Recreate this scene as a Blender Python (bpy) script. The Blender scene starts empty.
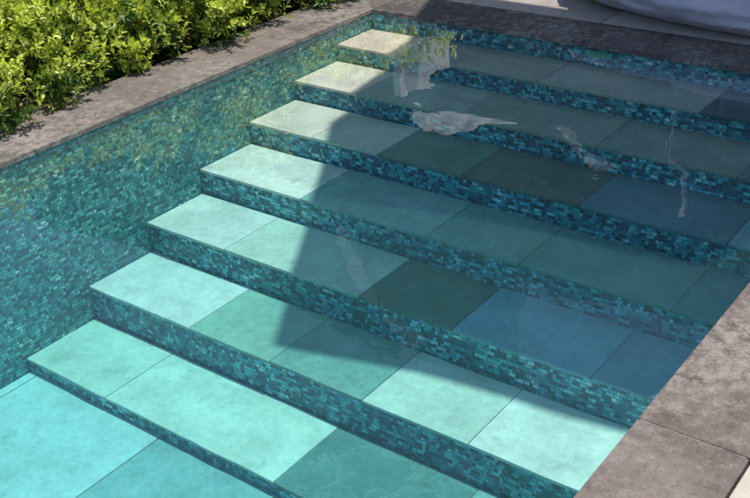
import bpy, bmesh, math, random
from mathutils import Vector, Matrix, noise
random.seed(7)
scn=bpy.context.scene
COL=scn.collection
scn.view_settings.view_transform='Standard'; scn.view_settings.look='None'; scn.view_settings.exposure=0

# ------------------------------------------------------------ helpers
def link(o,parent=None):
    COL.objects.link(o)
    if parent: o.parent=parent
    return o
def empty(name,loc,label,cat,group=None):
    o=bpy.data.objects.new(name,None); o.location=loc; o.empty_display_size=.1
    o["label"]=label; o["category"]=cat
    if group:o["group"]=group
    return link(o)
def mesh_obj(name,bm,mats,parent=None,smooth=False):
    me=bpy.data.meshes.new(name); bm.to_mesh(me); bm.free()
    for m in (mats if isinstance(mats,(list,tuple)) else [mats]): me.materials.append(m)
    if smooth:
        for p in me.polygons:p.use_smooth=True
    o=bpy.data.objects.new(name,me)
    link(o,parent)
    if parent:
        o.matrix_parent_inverse=Matrix.Translation(-Vector(parent.location))
    return o
def box(bm,x0,x1,y0,y1,z0,z1,bev=0,jit=0):
    t=bmesh.new()
    bmesh.ops.create_cube(t,size=1)
    for v in t.verts:
        v.co=Vector((x0 if v.co.x<0 else x1,y0 if v.co.y<0 else y1,z0 if v.co.z<0 else z1))
    if bev: bmesh.ops.bevel(t,geom=t.edges[:],offset=bev,segments=2,affect='EDGES',profile=.6)
    m=bpy.data.meshes.new("t"); t.to_mesh(m); t.free()
    n=len(bm.faces); bm.from_mesh(m); bpy.data.meshes.remove(m)
    bm.faces.ensure_lookup_table()
    return bm.faces[n:]
def waver(bm,amp=.0045,step=.05,x1=2.6):
    """refraction wobble of the water built into the shape: nosing lines wander by a few millimetres"""
    x=step
    while x<x1:
        bmesh.ops.bisect_plane(bm,geom=bm.verts[:]+bm.edges[:]+bm.faces[:],plane_co=(x,0,0),plane_no=(1,0,0),dist=1e-5)
        x+=step
    for v in bm.verts:
        e=min(1,v.co.x/.15,(2.61-v.co.x)/.15); e=max(e,0)
        v.co.y+=e*amp*(noise.noise(Vector((v.co.x*3.3,v.co.y*2.2,3.1)))+.5*noise.noise(Vector((v.co.x*9,v.co.y*3,7.7))))
class NT:
    def __init__(s,name):
        s.m=bpy.data.materials.new(name); s.m.use_nodes=True; s.t=s.m.node_tree; s.t.nodes.clear()
        s.out=s.n('ShaderNodeOutputMaterial')
    def n(s,t,**k):
        x=s.t.nodes.new(t)
        for a,b in k.items(): setattr(x,a,b)
        return x
    def l(s,a,b): s.t.links.new(a,b)
    def v(s,sock,val):
        if isinstance(val,bpy.types.NodeSocket): s.l(val,sock)
        else: sock.default_value=val
    def math(s,op,a,b=0.0,c=None):
        x=s.n('ShaderNodeMath',operation=op); s.v(x.inputs[0],a); s.v(x.inputs[1],b)
        if c is not None:s.v(x.inputs[2],c)
        return x.outputs[0]
    def vm(s,op,a,b):
        x=s.n('ShaderNodeVectorMath',operation=op); s.v(x.inputs[0],a); s.v(x.inputs[1],b); return x.outputs[0]
    def mix(s,f,a,b,mode='MIX'):
        x=s.n('ShaderNodeMix',data_type='RGBA',blend_type=mode); s.v(x.inputs[0],f)
        s.v(x.inputs[6],a if isinstance(a,bpy.types.NodeSocket) else (*a,1) if len(a)==3 else a)
        s.v(x.inputs[7],b if isinstance(b,bpy.types.NodeSocket) else (*b,1) if len(b)==3 else b)
        return x.outputs[2]
    def noise(s,vec,scale,detail=4,rough=.55):
        x=s.n('ShaderNodeTexNoise'); s.l(vec,x.inputs['Vector']); x.inputs['Scale'].default_value=scale
        x.inputs['Detail'].default_value=detail; x.inputs['Roughness'].default_value=rough; return x
    def ramp(s,f,stops,interp='LINEAR'):
        x=s.n('ShaderNodeValToRGB'); s.l(f,x.inputs[0]); cr=x.color_ramp; cr.interpolation=interp
        while len(cr.elements)<len(stops): cr.elements.new(.5)
        for e,(p,c) in zip(cr.elements,stops): e.position=p; e.color=(*c,1) if len(c)==3 else c
        return x.outputs[0]
    def pos(s): return s.n('ShaderNodeNewGeometry').outputs['Position']
    def scale(s,a,k):
        x=s.n('ShaderNodeVectorMath',operation='SCALE'); s.l(a,x.inputs[0]); x.inputs[3].default_value=k; return x.outputs[0]
    def bump(s,h,dist,strength=1.0,nrm=None):
        x=s.n('ShaderNodeBump'); s.l(h,x.inputs['Height']); x.inputs['Distance'].default_value=dist; x.inputs['Strength'].default_value=strength
        if nrm: s.l(nrm,x.inputs['Normal'])
        return x.outputs[0]
    def bsdf(s,col,rough=.6,nrm=None,spec=.5,**k):
        x=s.n('ShaderNodeBsdfPrincipled'); s.v(x.inputs['Base Color'],col if isinstance(col,bpy.types.NodeSocket) else (*col,1))
        s.v(x.inputs['Roughness'],rough); x.inputs['Specular IOR Level'].default_value=spec
        if nrm is not None: s.l(nrm,x.inputs['Normal'])
        s.l(x.outputs[0],s.out.inputs[0]); return x

# ------------------------------------------------------------ materials
def mosaic_mat(name,axis,warp,warp2,TW,TH,stops,soft,tiltv,grout,soften=.14,bigr=(.66,1.25)):
    """small glass mosaic, running bond; axis 'x' or 'y' is the horizontal run"""
    N=NT(name); P=N.pos()
    w=N.noise(P,8,2,.5); w2=N.noise(P,36,3,.6)
    P2=N.vm('ADD',P,N.scale(N.vm('SUBTRACT',w.outputs['Color'],(.5,.5,.5)),warp))
    P2=N.vm('ADD',P2,N.scale(N.vm('SUBTRACT',w2.outputs['Color'],(.5,.5,.5)),warp2))
    s=N.n('ShaderNodeSeparateXYZ'); N.l(P2,s.inputs[0])
    U=s.outputs[0] if axis=='x' else s.outputs[1]
    row=N.math('FLOOR',N.math('DIVIDE',s.outputs[2],TH))
    ro=N.n('ShaderNodeTexWhiteNoise',noise_dimensions='1D'); N.l(row,ro.inputs['W'])
    u=N.math('ADD',N.math('DIVIDE',U,TW),N.math('MULTIPLY',ro.outputs['Value'],7.0))
    u=N.math('ADD',u,N.math('MULTIPLY',N.math('SINE',N.math('ADD',N.math('MULTIPLY',u,2.1),N.math('MULTIPLY',row,1.7))),.32))
    col=N.math('FLOOR',u)
    cb=N.n('ShaderNodeCombineXYZ'); N.l(col,cb.inputs[0]); N.l(row,cb.inputs[1]); cb.inputs[2].default_value=3.3 if axis=='x' else 8.1
    wn=N.n('ShaderNodeTexWhiteNoise',noise_dimensions='3D'); N.l(cb.outputs[0],wn.inputs['Vector'])
    c=N.ramp(wn.outputs['Value'],stops,'CONSTANT')
    fine=N.noise(P,90,3,.6)
    c=N.mix(N.math('MULTIPLY',fine.outputs[0],soften*2),c,(.10,.30,.32))
    fu=N.math('FRACT',u); fv=N.math('FRACT',N.math('DIVIDE',s.outputs[2],TH))
    eu=N.math('MINIMUM',fu,N.math('SUBTRACT',1.0,fu)); ev=N.math('MULTIPLY',N.math('MINIMUM',fv,N.math('SUBTRACT',1.0,fv)),TH/TW)
    e=N.math('MINIMUM',eu,ev)
    gr=N.n('ShaderNodeMapRange'); N.l(e,gr.inputs[0]); gr.inputs[1].default_value=.0; gr.inputs[2].default_value=soft
    big=N.noise(P,2.3,4,.6)
    lo_,hi_=bigr
    c=N.mix(1.0,c,N.ramp(big.outputs[0],[(.3,(lo_,lo_+.05,lo_+.06)),(.7,(hi_,hi_,hi_))]),'MULTIPLY')
    c=N.mix(gr.outputs[0],grout,c)
    b=N.bump(gr.outputs[0],.001)
    nb=N.n('ShaderNodeVectorMath',operation='NORMALIZE'); N.l(N.vm('ADD',b,N.scale(N.vm('SUBTRACT',wn.outputs['Color'],(.5,.5,.5)),tiltv)),nb.inputs[0])
    N.bsdf(c,.35,nb.outputs[0],.4)
    return N.m
RAMPX=[(0,(.008,.04,.065)),(.18,(.018,.11,.17)),(.34,(.04,.24,.31)),(.51,(.09,.42,.49)),(.68,(.16,.58,.63)),(.83,(.36,.77,.79)),(.92,(.74,.94,.91)),(.955,(.010,.05,.075))]
RAMPY=[(0,(.018,.075,.08)),(.18,(.04,.16,.165)),(.36,(.075,.27,.265)),(.55,(.12,.38,.37)),(.73,(.19,.49,.455)),(.87,(.33,.60,.54)),(.945,(.66,.82,.74)),(.97,(.018,.07,.075))]
M_mosx=mosaic_mat("glass_mosaic_riser",'x',.010,.010,.0200,.0148,RAMPX,.12,.16,(.06,.22,.27))
M_mosy=mosaic_mat("glass_mosaic_wall",'y',.022,.017,.0190,.0148,RAMPY,.18,.16,(.04,.16,.17),.14,(.62,1.2))

def stone_mat(name,vary=.35,rough=.6,spots=0,scale=1.0,bumpd=.002):
    N=NT(name); P=N.pos()
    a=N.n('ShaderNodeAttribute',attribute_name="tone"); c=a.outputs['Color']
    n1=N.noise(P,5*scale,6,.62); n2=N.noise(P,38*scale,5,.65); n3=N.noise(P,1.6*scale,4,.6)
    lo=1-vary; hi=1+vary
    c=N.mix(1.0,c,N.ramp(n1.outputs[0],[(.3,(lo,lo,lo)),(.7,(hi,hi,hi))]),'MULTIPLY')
    c=N.mix(1.0,c,N.ramp(n2.outputs[0],[(.3,(1-vary*.6,)*3),(.7,(1+vary*.6,)*3)]),'MULTIPLY')
    if spots:
        pale=N.ramp(N.math('ADD',N.math('MULTIPLY',n3.outputs[0],.4),N.math('MULTIPLY',N.noise(P,24,8,.8).outputs[0],.6)),[(.49,(0,0,0)),(.58,(1,1,1))])
        c=N.mix(N.math('MULTIPLY',pale,.46*spots),c,(.45,.41,.37))
        v=N.noise(P,12*scale,9,.82)
        dk=N.ramp(v.outputs[0],[(.38,(1,1,1)),(.475,(0,0,0))])
        c=N.mix(N.math('MULTIPLY',dk,.55*spots),c,(.06,.052,.047))
        rg=N.noise(P,4.2,5,.6); ring=N.ramp(N.math('ABSOLUTE',N.math('SUBTRACT',rg.outputs[0],.52)),[(0,(1,1,1)),(.012,(0,0,0))])
        c=N.mix(N.math('MULTIPLY',ring,.14),c,(.55,.50,.46))
        vo=N.n('ShaderNodeTexVoronoi'); N.l(P,vo.inputs['Vector']); vo.inputs['Scale'].default_value=85
        pit=N.ramp(vo.outputs['Distance'],[(.10,(1,1,1)),(.26,(0,0,0))])
        c=N.mix(N.math('MULTIPLY',pit,.38),c,(.06,.05,.045))
        vs_=N.n('ShaderNodeTexVoronoi'); N.l(P,vs_.inputs['Vector']); vs_.inputs['Scale'].default_value=130
        sp=N.ramp(vs_.outputs['Distance'],[(.08,(1,1,1)),(.20,(0,0,0))])
        c=N.mix(N.math('MULTIPLY',sp,.35),c,(.55,.52,.48))
    else:
        wv=N.noise(P,3.1,8,.7)
        vein=N.ramp(N.math('ABSOLUTE',N.math('SUBTRACT',wv.outputs[0],.5)),[(0,(1,1,1)),(.02,(0,0,0))])
        c=N.mix(N.math('MULTIPLY',vein,.13),c,(.65,.66,.60))
        v=N.noise(P,9*scale,9,.75)
        dk=N.ramp(v.outputs[0],[(.33,(1,1,1)),(.46,(0,0,0))])
        c=N.mix(N.math('MULTIPLY',dk,.24),c,(.05,.08,.07))
    h=N.math('ADD',N.math('MULTIPLY',n1.outputs[0],.6),n2.outputs[0])
    N.bsdf(c,rough,N.bump(h,bumpd),.35)
    return N.m
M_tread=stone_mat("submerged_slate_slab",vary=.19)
M_cop=stone_mat("weathered_coping_stone",vary=.28,spots=1.0,rough=.78,bumpd=.012)
M_pave=stone_mat("terrace_paving",vary=.16,rough=.75,bumpd=.003)

ZW=-.020
def water_mat():
    N=NT("pool_water"); P=N.pos()
    mp=N.n('ShaderNodeMapping'); N.l(P,mp.inputs[0]); mp.inputs['Rotation'].default_value=(0,0,.6); mp.inputs['Scale'].default_value=(1,1.6,1)
    a=N.noise(mp.outputs[0],1.3,1,.4); b=N.noise(mp.outputs[0],6,2,.5); d=N.noise(P,26,1,.5)
    h=N.math('ADD',N.math('ADD',N.math('MULTIPLY',a.outputs[0],1.0),N.math('MULTIPLY',b.outputs[0],.075)),N.math('MULTIPLY',d.outputs[0],.008))
    nrm=N.bump(h,.0058)
    geo=N.n('ShaderNodeNewGeometry')
    dt=N.n('ShaderNodeVectorMath',operation='DOT_PRODUCT'); N.l(nrm,dt.inputs[0]); N.l(geo.outputs['Incoming'],dt.inputs[1])
    k=N.math('SUBTRACT',1.0,N.math('MINIMUM',N.math('ABSOLUTE',dt.outputs['Value']),1.0))
    F=N.math('ADD',.02,N.math('MULTIPLY',.98,N.math('POWER',k,4.0)))
    g=N.n('ShaderNodeBsdfGlossy'); g.inputs['Roughness'].default_value=.0; N.l(nrm,g.inputs['Normal']); g.inputs[0].default_value=(1,1,1,1)
    t=N.n('ShaderNodeBsdfTransparent')
    df=N.n('ShaderNodeBsdfDiffuse'); df.inputs[0].default_value=(.30,.82,.86,1)  # thin aqua diffuse layer imitates light scattered within the water
    m0=N.n('ShaderNodeMixShader'); m0.inputs[0].default_value=.030; N.l(t.outputs[0],m0.inputs[1]); N.l(df.outputs[0],m0.inputs[2])
    m=N.n('ShaderNodeMixShader'); N.l(F,m.inputs[0]); N.l(m0.outputs[0],m.inputs[1]); N.l(g.outputs[0],m.inputs[2])
    N.l(m.outputs[0],N.out.inputs[0])
    va=N.n('ShaderNodeVolumeAbsorption'); va.inputs[0].default_value=(.0,.91,.955,1); va.inputs[1].default_value=.56
    N.l(va.outputs[0],N.out.inputs['Volume'])
    return N.m
M_water=water_mat()
def simple(name,col,rough=.6,sc=20,vary=.15,bd=.001,**k):
    N=NT(name); P=N.pos(); n=N.noise(P,sc,5,.6)
    c=N.mix(1.0,(*col,1),N.ramp(n.outputs[0],[(.3,(1-vary,)*3),(.7,(1+vary,)*3)]),'MULTIPLY')
    b=N.bsdf(c,rough,N.bump(n.outputs[0],bd),.4)
    return N.m
M_soil=simple("bark_and_soil",(.04,.035,.022),.95,30,.6,.03)
M_white=simple("white_paint",(.82,.82,.82),.5,8,.05)
def cloth(name,k,tr=.3):
    N=NT(name); d=N.n('ShaderNodeBsdfDiffuse'); d.inputs[0].default_value=(k,k,k,1); t=N.n('ShaderNodeBsdfTranslucent'); t.inputs[0].default_value=(k,k,k,1)
    m=N.n('ShaderNodeMixShader'); m.inputs[0].default_value=tr; N.l(d.outputs[0],m.inputs[1]); N.l(t.outputs[0],m.inputs[2]); N.l(m.outputs[0],N.out.inputs[0]); return N.m
M_cloth=cloth("white_cloth",.9,.45)
M_pen=cloth("pale_pennant_cloth",.70)
M_lilac=simple("lilac_grey_fabric",(.43,.42,.53),.9,5,.12,.03)
M_green=simple("green_patch_colour",(.06,.42,.24),.5,40,.2)
M_plaster=simple("rendered_wall",(.12,.13,.11),.85,1.2,.35,.003)
M_roof=simple("canopy_fabric",(.20,.20,.19),.9,10,.15,.003)
M_glassd=simple("dark_glazing",(.015,.02,.025),.06,3,.1,.0)
M_pole=simple("dark_metal_pole",(.06,.06,.06),.5,30,.1)
M_stem=simple("shrub_stem",(.07,.055,.03),.9,40,.3)
def leaf_mat(name,a,b):
    N=NT(name); at=N.n('ShaderNodeAttribute',attribute_name="tone")
    r=N.n('ShaderNodeSeparateColor'); N.l(at.outputs['Color'],r.inputs[0])
    c=N.mix(r.outputs[0],a,b)
    p=N.n('ShaderNodeBsdfPrincipled'); N.l(c,p.inputs['Base Color']); p.inputs['Roughness'].default_value=.34; p.inputs['Specular IOR Level'].default_value=.55
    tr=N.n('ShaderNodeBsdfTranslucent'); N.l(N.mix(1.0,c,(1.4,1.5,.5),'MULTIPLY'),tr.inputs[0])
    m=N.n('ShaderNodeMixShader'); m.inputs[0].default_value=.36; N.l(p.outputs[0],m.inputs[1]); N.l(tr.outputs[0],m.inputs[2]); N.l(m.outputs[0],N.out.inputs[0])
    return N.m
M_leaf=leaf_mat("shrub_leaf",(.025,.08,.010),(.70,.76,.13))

def tone(bm,faces,c):
    L=bm.loops.layers.float_color.get("tone") or bm.loops.layers.float_color.new("tone")
    for f in faces:
        for lp in f.loops: lp[L]=(*c,1)

# ------------------------------------------------------------ pool
W=2.61
YK=[0,.3109,.6529,.9908,1.3367,1.6793,2.0356,2.3926]
ZK=[None,.1062,.194,.2916,.4016,.5223,.6673,.8263]
ZF=-.893; YEND=-6.0
pool=empty("swimming_pool",(0,0,0),"swimming pool with submerged stone steps and teal mosaic risers","swimming pool")
ZT=-.0225
bm=bmesh.new(); box(bm,-.12,0,YEND,0.12,ZF-.1,ZT); mesh_obj("side_wall",bm,M_mosy,pool)
bm=bmesh.new(); box(bm,0.001,W+.001,0,.12,ZF-.1,ZT); mesh_obj("end_wall",bm,M_mosx,pool)
bm=bmesh.new(); box(bm,W,W+.12,YEND,-.001,ZF-.1,ZT); mesh_obj("side_wall",bm,M_mosy,pool)
bm=bmesh.new(); box(bm,0.001,W-.001,YEND-.12,YEND,ZF-.1,ZT); mesh_obj("end_wall",bm,M_mosx,pool)
bm=bmesh.new(); box(bm,1.235,1.375,-.008,-.001,-.062,-.034,.003); mesh_obj("green_patch",bm,M_green,pool)  # added plate, stands in for a bright green patch of unknown origin
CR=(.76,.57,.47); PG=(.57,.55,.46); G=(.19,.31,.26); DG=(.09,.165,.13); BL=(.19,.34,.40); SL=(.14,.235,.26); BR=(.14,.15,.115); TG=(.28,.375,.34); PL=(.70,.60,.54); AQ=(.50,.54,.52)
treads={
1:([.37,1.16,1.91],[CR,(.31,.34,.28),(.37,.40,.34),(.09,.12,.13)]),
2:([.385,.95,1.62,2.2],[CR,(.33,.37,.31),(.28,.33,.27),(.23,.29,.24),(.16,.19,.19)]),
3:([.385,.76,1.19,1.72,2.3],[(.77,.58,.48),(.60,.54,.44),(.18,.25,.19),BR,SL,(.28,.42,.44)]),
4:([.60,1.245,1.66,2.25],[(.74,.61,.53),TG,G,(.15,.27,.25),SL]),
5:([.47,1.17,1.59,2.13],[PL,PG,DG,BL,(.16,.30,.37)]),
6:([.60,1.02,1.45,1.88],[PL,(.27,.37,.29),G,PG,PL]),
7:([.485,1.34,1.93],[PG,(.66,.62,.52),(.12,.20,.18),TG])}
for k in range(1,8):
    y1=-YK[k-1] if k>1 else 0.0; y0=-YK[k]; z=-ZK[k]
    bm=bmesh.new(); box(bm,.0015,W-.0015,y0+.006,(y1-.001 if k==1 else y1+.012),ZF-.05,z-.014); waver(bm)
    st=mesh_obj("step",bm,[M_mosx],pool)
    bm=bmesh.new(); js,cs=treads[k]; xs=[.002]+js+[W-.002]
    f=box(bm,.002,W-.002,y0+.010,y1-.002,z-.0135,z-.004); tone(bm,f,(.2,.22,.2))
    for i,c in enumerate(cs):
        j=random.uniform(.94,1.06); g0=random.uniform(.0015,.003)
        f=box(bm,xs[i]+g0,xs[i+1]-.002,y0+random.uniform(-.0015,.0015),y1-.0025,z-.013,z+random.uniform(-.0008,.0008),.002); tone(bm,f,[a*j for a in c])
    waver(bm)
    td=mesh_obj("tread",bm,M_tread,pool); td.parent=st; td.matrix_parent_inverse=Matrix.Identity(4)
bm=bmesh.new()
f=box(bm,.0,W,YEND,-2.392,ZF-.05,ZF-.006); tone(bm,f,(.2,.22,.2))
xs=[.002,.05,.77,1.49,2.21,W-.002]; ys=[-2.38,-3.12,-3.84,-4.56,-5.28,YEND]
for i in range(5):
    for j in range(5):
        c=random.choice([AQ,AQ,TG,AQ]); 
        if i==1 and j==0:c=AQ
        if i==2 and j==0:c=(.27,.36,.35)
        f=box(bm,xs[i]+.003,xs[i+1]-.003,ys[j+1]+.003,ys[j]-.003,ZF-.02,ZF,.002); tone(bm,f,c)
mesh_obj("floor",bm,M_tread,pool)
def coping(cuts,horizontal,a0,a1,cols,gap=.0015):
    bm=bmesh.new()
    jo=(.30,.27,.24)
    f=box(bm,*((cuts[0]+.01,cuts[-1]-.01,a0+.006,a1-.006) if horizontal else (a0+.006,a1-.006,cuts[0]+.01,cuts[-1]-.01)),-.0215,-.002); tone(bm,f,jo)
    for i in range(len(cuts)-1):
        c=random.choice(cols); j=random.uniform(.9,1.1); dz=random.uniform(-.0006,.0006)
        u0,u1=cuts[i]+gap,cuts[i+1]-gap
        f=box(bm,*( (u0,u1,a0,a1) if horizontal else (a0,a1,u0,u1)),-.022,dz,.003); tone(bm,f,[v*j for v in c])
    return bm
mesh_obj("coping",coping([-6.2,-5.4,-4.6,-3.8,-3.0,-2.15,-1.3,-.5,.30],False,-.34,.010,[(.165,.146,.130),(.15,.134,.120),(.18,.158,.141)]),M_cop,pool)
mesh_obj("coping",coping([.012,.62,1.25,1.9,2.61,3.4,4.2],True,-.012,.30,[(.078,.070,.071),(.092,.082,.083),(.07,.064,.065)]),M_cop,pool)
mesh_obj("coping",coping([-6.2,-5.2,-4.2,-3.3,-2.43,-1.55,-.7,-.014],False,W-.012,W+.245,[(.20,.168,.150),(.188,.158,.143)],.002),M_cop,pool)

# water
bm=bmesh.new(); box(bm,-.004,W+.004,YEND-.004,.004,ZF-.03,ZW-.006)
wt=mesh_obj("water",bm,M_water); wt["kind"]="structure"

# ------------------------------------------------------------ ground, terraces
bm=bmesh.new()
o=[(-60,-60),(60,-60),(60,60),(-60,60)]; i_=[(-.2,-6.3),(2.8,-6.3),(2.8,.2),(-.2,.2)]
vo=[bm.verts.new((x,y,-.06)) for x,y in o]; vi=[bm.verts.new((x,y,-.06)) for x,y in i_]
for a in range(4): bm.faces.new((vo[a],vo[(a+1)%4],vi[(a+1)%4],vi[a]))
g=mesh_obj("ground",bm,M_soil); g["kind"]="structure"
def paving(name,x0,x1,y0,y1,tx,ty,cols,z):
    bm=bmesh.new()
    f=box(bm,x0,x1,y0,y1,-.055,z-.008); tone(bm,f,(.12,.11,.10))
    x=x0
    while x<x1-.01:
        y=y0
        while y<y1-.01:
            c=random.choice(cols); j=random.uniform(.9,1.1)
            f=box(bm,x+.003,min(x+tx,x1)-.003,y+.003,min(y+ty,y1)-.003,z-.03,z,.003); tone(bm,f,[v*j for v in c]); y+=ty
        x+=tx
    t=mesh_obj(name,bm,M_pave); t["kind"]="structure"
paving("terrace",-.345,4.2,.303,5.0,.75,.36,[(.42,.385,.345),(.36,.33,.30),(.45,.41,.37)],-.003)
paving("terrace",W+.248,6.3,-6.2,.30,.6,.6,[(.55,.52,.45),(.52,.48,.42)],-.003)

# ------------------------------------------------------------ house
house=empty("house",(2,5,0),"tall rendered house with dark windows behind the terrace","house")
bm=bmesh.new(); box(bm,-2.0,9,5.0,5.3,-.05,4.7); box(bm,-15,-2.002,4.998,5.302,-.05,6.3); mesh_obj("wall",bm,M_plaster,house)
for x in (-3.9,-.6,3.2,5.8):
    bm=bmesh.new(); box(bm,x,x+1.7,4.96,4.995,0.05,2.3); d=mesh_obj("window",bm,M_glassd,house)
    bm=bmesh.new()
    for a in (x-.06,x+.82,x+1.7): box(bm,a,a+.06,4.93,4.958,0.0,2.36)
    box(bm,x,x+1.7,4.932,4.957,2.3,2.36)
    fr=mesh_obj("frame",bm,M_pole,house); fr.parent=d; fr.matrix_parent_inverse=Matrix.Identity(4)
# added canopy out of view, shaped to shade the middle of the steps
can=empty("added_shade_canopy",(3.4,.45,0),"added unseen grey fabric canopy on posts, shaped to cast the shadow on the steps","canopy")
poly=[(.66,.66),(.86,.12),(.95,-.56),(1.18,-.92),(1.37,-1.24),(1.64,-1.68),(2.19,-1.53),(2.98,-1.43),(3.12,-1.0),(6.5,-.8),(6.5,.66)]
pts=[]
for i in range(len(poly)):
    a=Vector(poly[i]); b=Vector(poly[(i+1)%len(poly)]); n=max(1,int((b-a).length/.09))
    nr=Vector((-(b-a).y,(b-a).x)).normalized()
    for k in range(n):
        p=a.lerp(b,k/n); p+=nr*.014*noise.noise(Vector((p.x*2.4,p.y*2.4,0))); pts.append(p)
bm=bmesh.new(); vb=[bm.verts.new((p.x,p.y,2.70)) for p in pts]; fb=bm.faces.new(vb)
ex=bmesh.ops.extrude_face_region(bm,geom=[fb]); bmesh.ops.translate(bm,verts=[v for v in ex['geom'] if isinstance(v,bmesh.types.BMVert)],vec=(0,0,.02))
bmesh.ops.recalc_face_normals(bm,faces=bm.faces); mesh_obj("fabric",bm,M_roof,can)
for x,y in ((3.4,.45),(3.4,-.86),(6.35,.45),(6.35,-.7)):
    bm=bmesh.new(); box(bm,x-.04,x+.04,y-.04,y+.04,-.004,2.698,.006); mesh_obj("post",bm,M_pole,can)
bm=bmesh.new(); box(bm,1.0,6.45,.42,.48,2.722,2.80,.004); box(bm,1.7,6.45,-.89,-.83,2.722,2.80,.004); mesh_obj("beam",bm,M_pole,can)

# white panel with loose cloth, mirrored in the water
ps=empty("shade_post",(-.65,1.4,0),"white post panel with loose torn cloth tied on top","post")
bm=bmesh.new(); box(bm,-.70,-.64,1.10,1.70,-.05,.93,.01); mesh_obj("panel",bm,M_white,ps)
bm=bmesh.new(); nx,ny=70,18; vs=[]
for j in range(ny+1):
    for i in range(nx+1):
        u=i/nx; v=j/ny
        lat=.15+.70*u
        # lower rim fairly even, upper rim fanned into points
        base=.94+.10*u
        top=.13+.24*math.exp(-((u-.34)/.26)**2)+.05*abs(math.sin(u*15))*(1-u)
        top*=(1-.45*u)
        e=v*top
        back=e*.75+.016*math.sin(u*26+v*3)
        vs.append(bm.verts.new((-.66+lat*.83-.55*back,1.00+lat*.55+.83*back,base+e)))
for j in range(ny):
    for i in range(nx):
        a=j*(nx+1)+i; bm.faces.new((vs[a],vs[a+1],vs[a+nx+2],vs[a+nx+1]))
mesh_obj("cloth",bm,M_cloth,ps,True)
def pennant(x,y,z0,z1,wd,seed,slant=0,wave=.07,m_=None):  # added poles and cloths, out of view, mirrored as pale streaks in the water
    rnd=random.Random(seed)
    e=empty("added_flag_pole",(x,y,0),"added unseen dark pole with white pennant, mirrored as a pale streak","reflection prop","added pennant poles for the water reflections")
    bm=bmesh.new(); bmesh.ops.create_cone(bm,cap_ends=True,segments=12,radius1=.014,radius2=.010,depth=z1+.1)
    for v in bm.verts: v.co+=Vector((x,y,(z1+.1)/2-.02))
    mesh_obj("pole",bm,M_pole,e)
    bm=bmesh.new(); n=30; m=6; vv=[]; ph=rnd.random()*6
    for j in range(n+1):
        t=j/n; zz=z1-(z1-z0)*t; cxx=wave*math.sin(t*7+ph)+wave*.4*math.sin(t*17)-slant*t
        ww=wd*(.45+.55*abs(math.sin(t*4.3+ph)))*(1-.6*t)
        for i in range(m+1):
            s=i/m; vv.append(bm.verts.new((x+.02+cxx+.75*ww*s,y-.02*math.sin(s*6+t*9)-.02+.5*ww*s+.25*(zz-z0),zz)))
    for j in range(n):
        for i in range(m):
            a=j*(m+1)+i; bm.faces.new((vv[a],vv[a+1],vv[a+m+2],vv[a+m+1]))
    mesh_obj("pennant",bm,m_ or M_cloth,e,True)
pennant(-.22,3.0,1.72,2.25,.26,1,.26,.03)
pennant(.50,3.05,1.45,2.45,.09,2,0,.05,M_pen)
pennant(-2.50,3.0,3.5,4.9,.26,3,.50,.05)

# ------------------------------------------------------------ bean bag
bb=empty("bean_bag",(1.9,.9,0),"large lilac grey fabric bean bag on the terrace","bean bag")
bm=bmesh.new(); bmesh.ops.create_uvsphere(bm,u_segments=220,v_segments=100,radius=1)
for v in bm.verts:
    c=v.co.copy()
    n=noise.noise(c*1.7)*.07+noise.noise(c*4)*.03
    an=math.atan2(c.y,c.x)
    sx=1.15*(abs(c.x)**.85)*(1 if c.x>0 else -1); sy=.60*(abs(c.y)**.85)*(1 if c.y>0 else -1)
    z=.13+.19*c.z
    q=noise.noise(Vector((math.cos(an)*5,math.sin(an)*5,c.z*1.2)))
    cre=-abs(noise.noise(Vector((c.x*6,c.y*6,c.z*2.5+4))))*.05
    fold=.022*math.sin(an*17+q*6)*(1-abs(c.z))**1.2+cre
    v.co=Vector((1.86+sx*(1+n+fold),.88+sy*(1+n+fold),max(0.002,z*(1+n+fold*2.2))))
mesh_obj("cushion",bm,M_lilac,bb,True)

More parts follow.
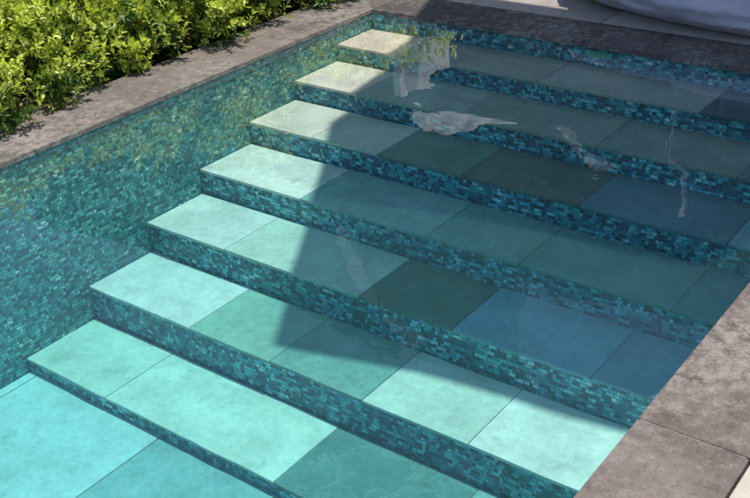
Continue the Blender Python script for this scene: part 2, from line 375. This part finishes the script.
# ------------------------------------------------------------ shrubs
def add_leaf(bm,base,d,up,L,wd,c,lay):
    side=d.cross(up).normalized(); n=side.cross(d).normalized()
    p=[base,base+d*L*.4+side*wd+n*L*.06,base+d*L*.78+side*wd*.75+n*L*.03,base+d*L-n*L*.12,base+d*L*.78-side*wd*.75+n*L*.03,base+d*L*.4-side*wd+n*L*.06]
    mid=base+d*L*.55-n*L*.04
    v=[bm.verts.new(q) for q in p]; m=bm.verts.new(mid)
    for i in range(6):
        f=bm.faces.new((v[i],v[(i+1)%6],m)); f.smooth=True
        for lp in f.loops: lp[lay]=(c,c,c,1)
def shrub_mesh(seed,R,H,n):
    rnd=random.Random(seed); bm=bmesh.new(); lay=bm.loops.layers.float_color.new("tone"); st=bmesh.new()
    lob=[(Vector((rnd.uniform(-.85,.85)*R,rnd.uniform(-.85,.85)*R,H*rnd.uniform(.05,.88))),R*rnd.uniform(.22,.46),rnd.uniform(-.35,.22)) for _ in range(17)]
    for i in range(n):
        c,r,lt=rnd.choice(lob)
        d=Vector((rnd.gauss(0,1),rnd.gauss(0,1),rnd.gauss(.35,1))).normalized()
        q0=rnd.random(); rr=rnd.uniform(.4,1.1) if q0<.8 else rnd.uniform(1.05,1.45)
        p=c+d*r*rr
        if p.z<.03:p.z=.03+rnd.random()*.1
        ax=(d*.7+Vector((rnd.uniform(-.5,.5),rnd.uniform(-.5,.5),rnd.uniform(.2,1)))).normalized()
        if rnd.random()<.08 or (rr>1.2 and p.z>.2):
            root=c+Vector((0,0,-.3*r)); a=(p-root).normalized(); s=a.orthogonal().normalized()*.0018; t=a.cross(s).normalized()*.0018
            q=[st.verts.new(root+s),st.verts.new(root+t),st.verts.new(root-s),st.verts.new(root-t)]; e=st.verts.new(p)
            for k in range(4): st.faces.new((q[k],q[(k+1)%4],e))
        o=ax.orthogonal().normalized(); leaf_tone=min(1,max(0,.27+lt+.65*(rr-.65)+rnd.uniform(-.3,.5)+.5*(p.z/H-.45)))  # random leaf tone, plus sunlit tops and dark inner gaps put in colour
        m=rnd.randint(6,10); ph=rnd.random()*6
        for k in range(m):
            th=ph+k*2.4; rad=(Matrix.Rotation(th,3,ax)@o); op=.35+.85*(k/m)
            dd=(ax*(1.2-op)+rad*op+Vector((rnd.uniform(-.25,.25),rnd.uniform(-.25,.25),rnd.uniform(-.25,.25)))).normalized()
            add_leaf(bm,p-ax*.020*(k*.35),dd,ax,rnd.uniform(.018,.043),rnd.uniform(.0055,.010),min(1,max(0,leaf_tone+rnd.uniform(-.15,.15)-.25*k/m)),lay)
    for _ in range(9):
        c,r,lt=rnd.choice(lob); root=Vector((c.x*.15,c.y*.15,0)); a=(c-root).normalized(); s=a.orthogonal().normalized()*.006; t=a.cross(s).normalized()*.006
        q=[st.verts.new(root+s),st.verts.new(root+t),st.verts.new(root-s),st.verts.new(root-t)]; e=st.verts.new(c)
        for k in range(4): st.faces.new((q[k],q[(k+1)%4],e))
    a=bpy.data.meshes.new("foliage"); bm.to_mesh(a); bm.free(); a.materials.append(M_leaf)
    b=bpy.data.meshes.new("stem"); st.to_mesh(b); st.free(); b.materials.append(M_stem)
    return a,b
SM=[shrub_mesh(11,.34,.46,820),shrub_mesh(23,.30,.38,700),shrub_mesh(35,.42,.62,1050),shrub_mesh(47,.36,.52,820)]
rs=random.Random(5); spots=[]
for i,y in enumerate([.80,.56,.30,-.02,-.36,-.70,-1.05,-1.42,-1.8,-2.2]):
    spots.append((-.52+rs.uniform(-.10,.06),y+rs.uniform(-.05,.05),(0,1,3)[i%3],rs.uniform(.82,1.12)))
for i,y in enumerate([1.2,.85,.4,-.05,-.5,-.95,-1.4,-1.9]):
    spots.append(((-.95 if i else -1.2)+rs.uniform(-.06,.06),y,(0,2,3)[i%3],rs.uniform(.85,1.15)))
for x in (-1.5,-2.05,-2.6):
    for i,y in enumerate([1.5,.9,.35,-.2,-.75,-1.3,-1.85]):
        if x<-2.5 and y<-1.5: continue
        spots.append((x+rs.uniform(-.1,.1),y+rs.uniform(-.1,.1),(2,3)[i%2],rs.uniform(.8,1.25)))
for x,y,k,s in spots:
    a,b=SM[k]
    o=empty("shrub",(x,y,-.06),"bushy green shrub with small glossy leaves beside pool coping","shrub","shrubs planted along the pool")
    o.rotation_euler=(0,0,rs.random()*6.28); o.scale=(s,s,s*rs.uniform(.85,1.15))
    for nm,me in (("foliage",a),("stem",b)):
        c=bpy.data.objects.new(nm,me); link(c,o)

# ------------------------------------------------------------ light
S=Vector((.20,.08,1)).normalized()
w=bpy.data.worlds.new("World"); scn.world=w; w.use_nodes=True
nt=w.node_tree; sk=nt.nodes.new('ShaderNodeTexSky'); sk.sky_type='NISHITA'; sk.sun_disc=False
sk.sun_elevation=math.asin(S.z); sk.sun_rotation=math.atan2(S.x,S.y)
bg=nt.nodes['Background']; nt.links.new(sk.outputs[0],bg.inputs[0]); bg.inputs[1].default_value=.15
ld=bpy.data.lights.new("sun",'SUN'); ld.energy=4.5; ld.angle=math.radians(.8); ld.color=(1,.93,.83)
lo=bpy.data.objects.new("sun",ld); link(lo); lo.rotation_euler=S.to_track_quat('Z','Y').to_euler(); lo.location=(5,3,9)

# ------------------------------------------------------------ camera
f,cx,cy,cz,yaw,pit,roll=1.0462,3.3262,-4.2782,1.5118,2.2416,.4982,-.0564
d=Vector((math.cos(yaw)*math.cos(pit),math.sin(yaw)*math.cos(pit),-math.sin(pit)))
r=d.cross(Vector((0,0,1))).normalized(); u=r.cross(d)
r2=r*math.cos(roll)+u*math.sin(roll); u2=-r*math.sin(roll)+u*math.cos(roll)
M=Matrix((( r2.x,u2.x,-d.x,cx),(r2.y,u2.y,-d.y,cy),(r2.z,u2.z,-d.z,cz),(0,0,0,1)))
cd=bpy.data.cameras.new("camera"); co=bpy.data.objects.new("camera",cd); link(co); co.matrix_world=M
cd.lens=f*1000/750*36; cd.sensor_width=36; cd.clip_end=500; cd.clip_start=.05
scn.camera=co
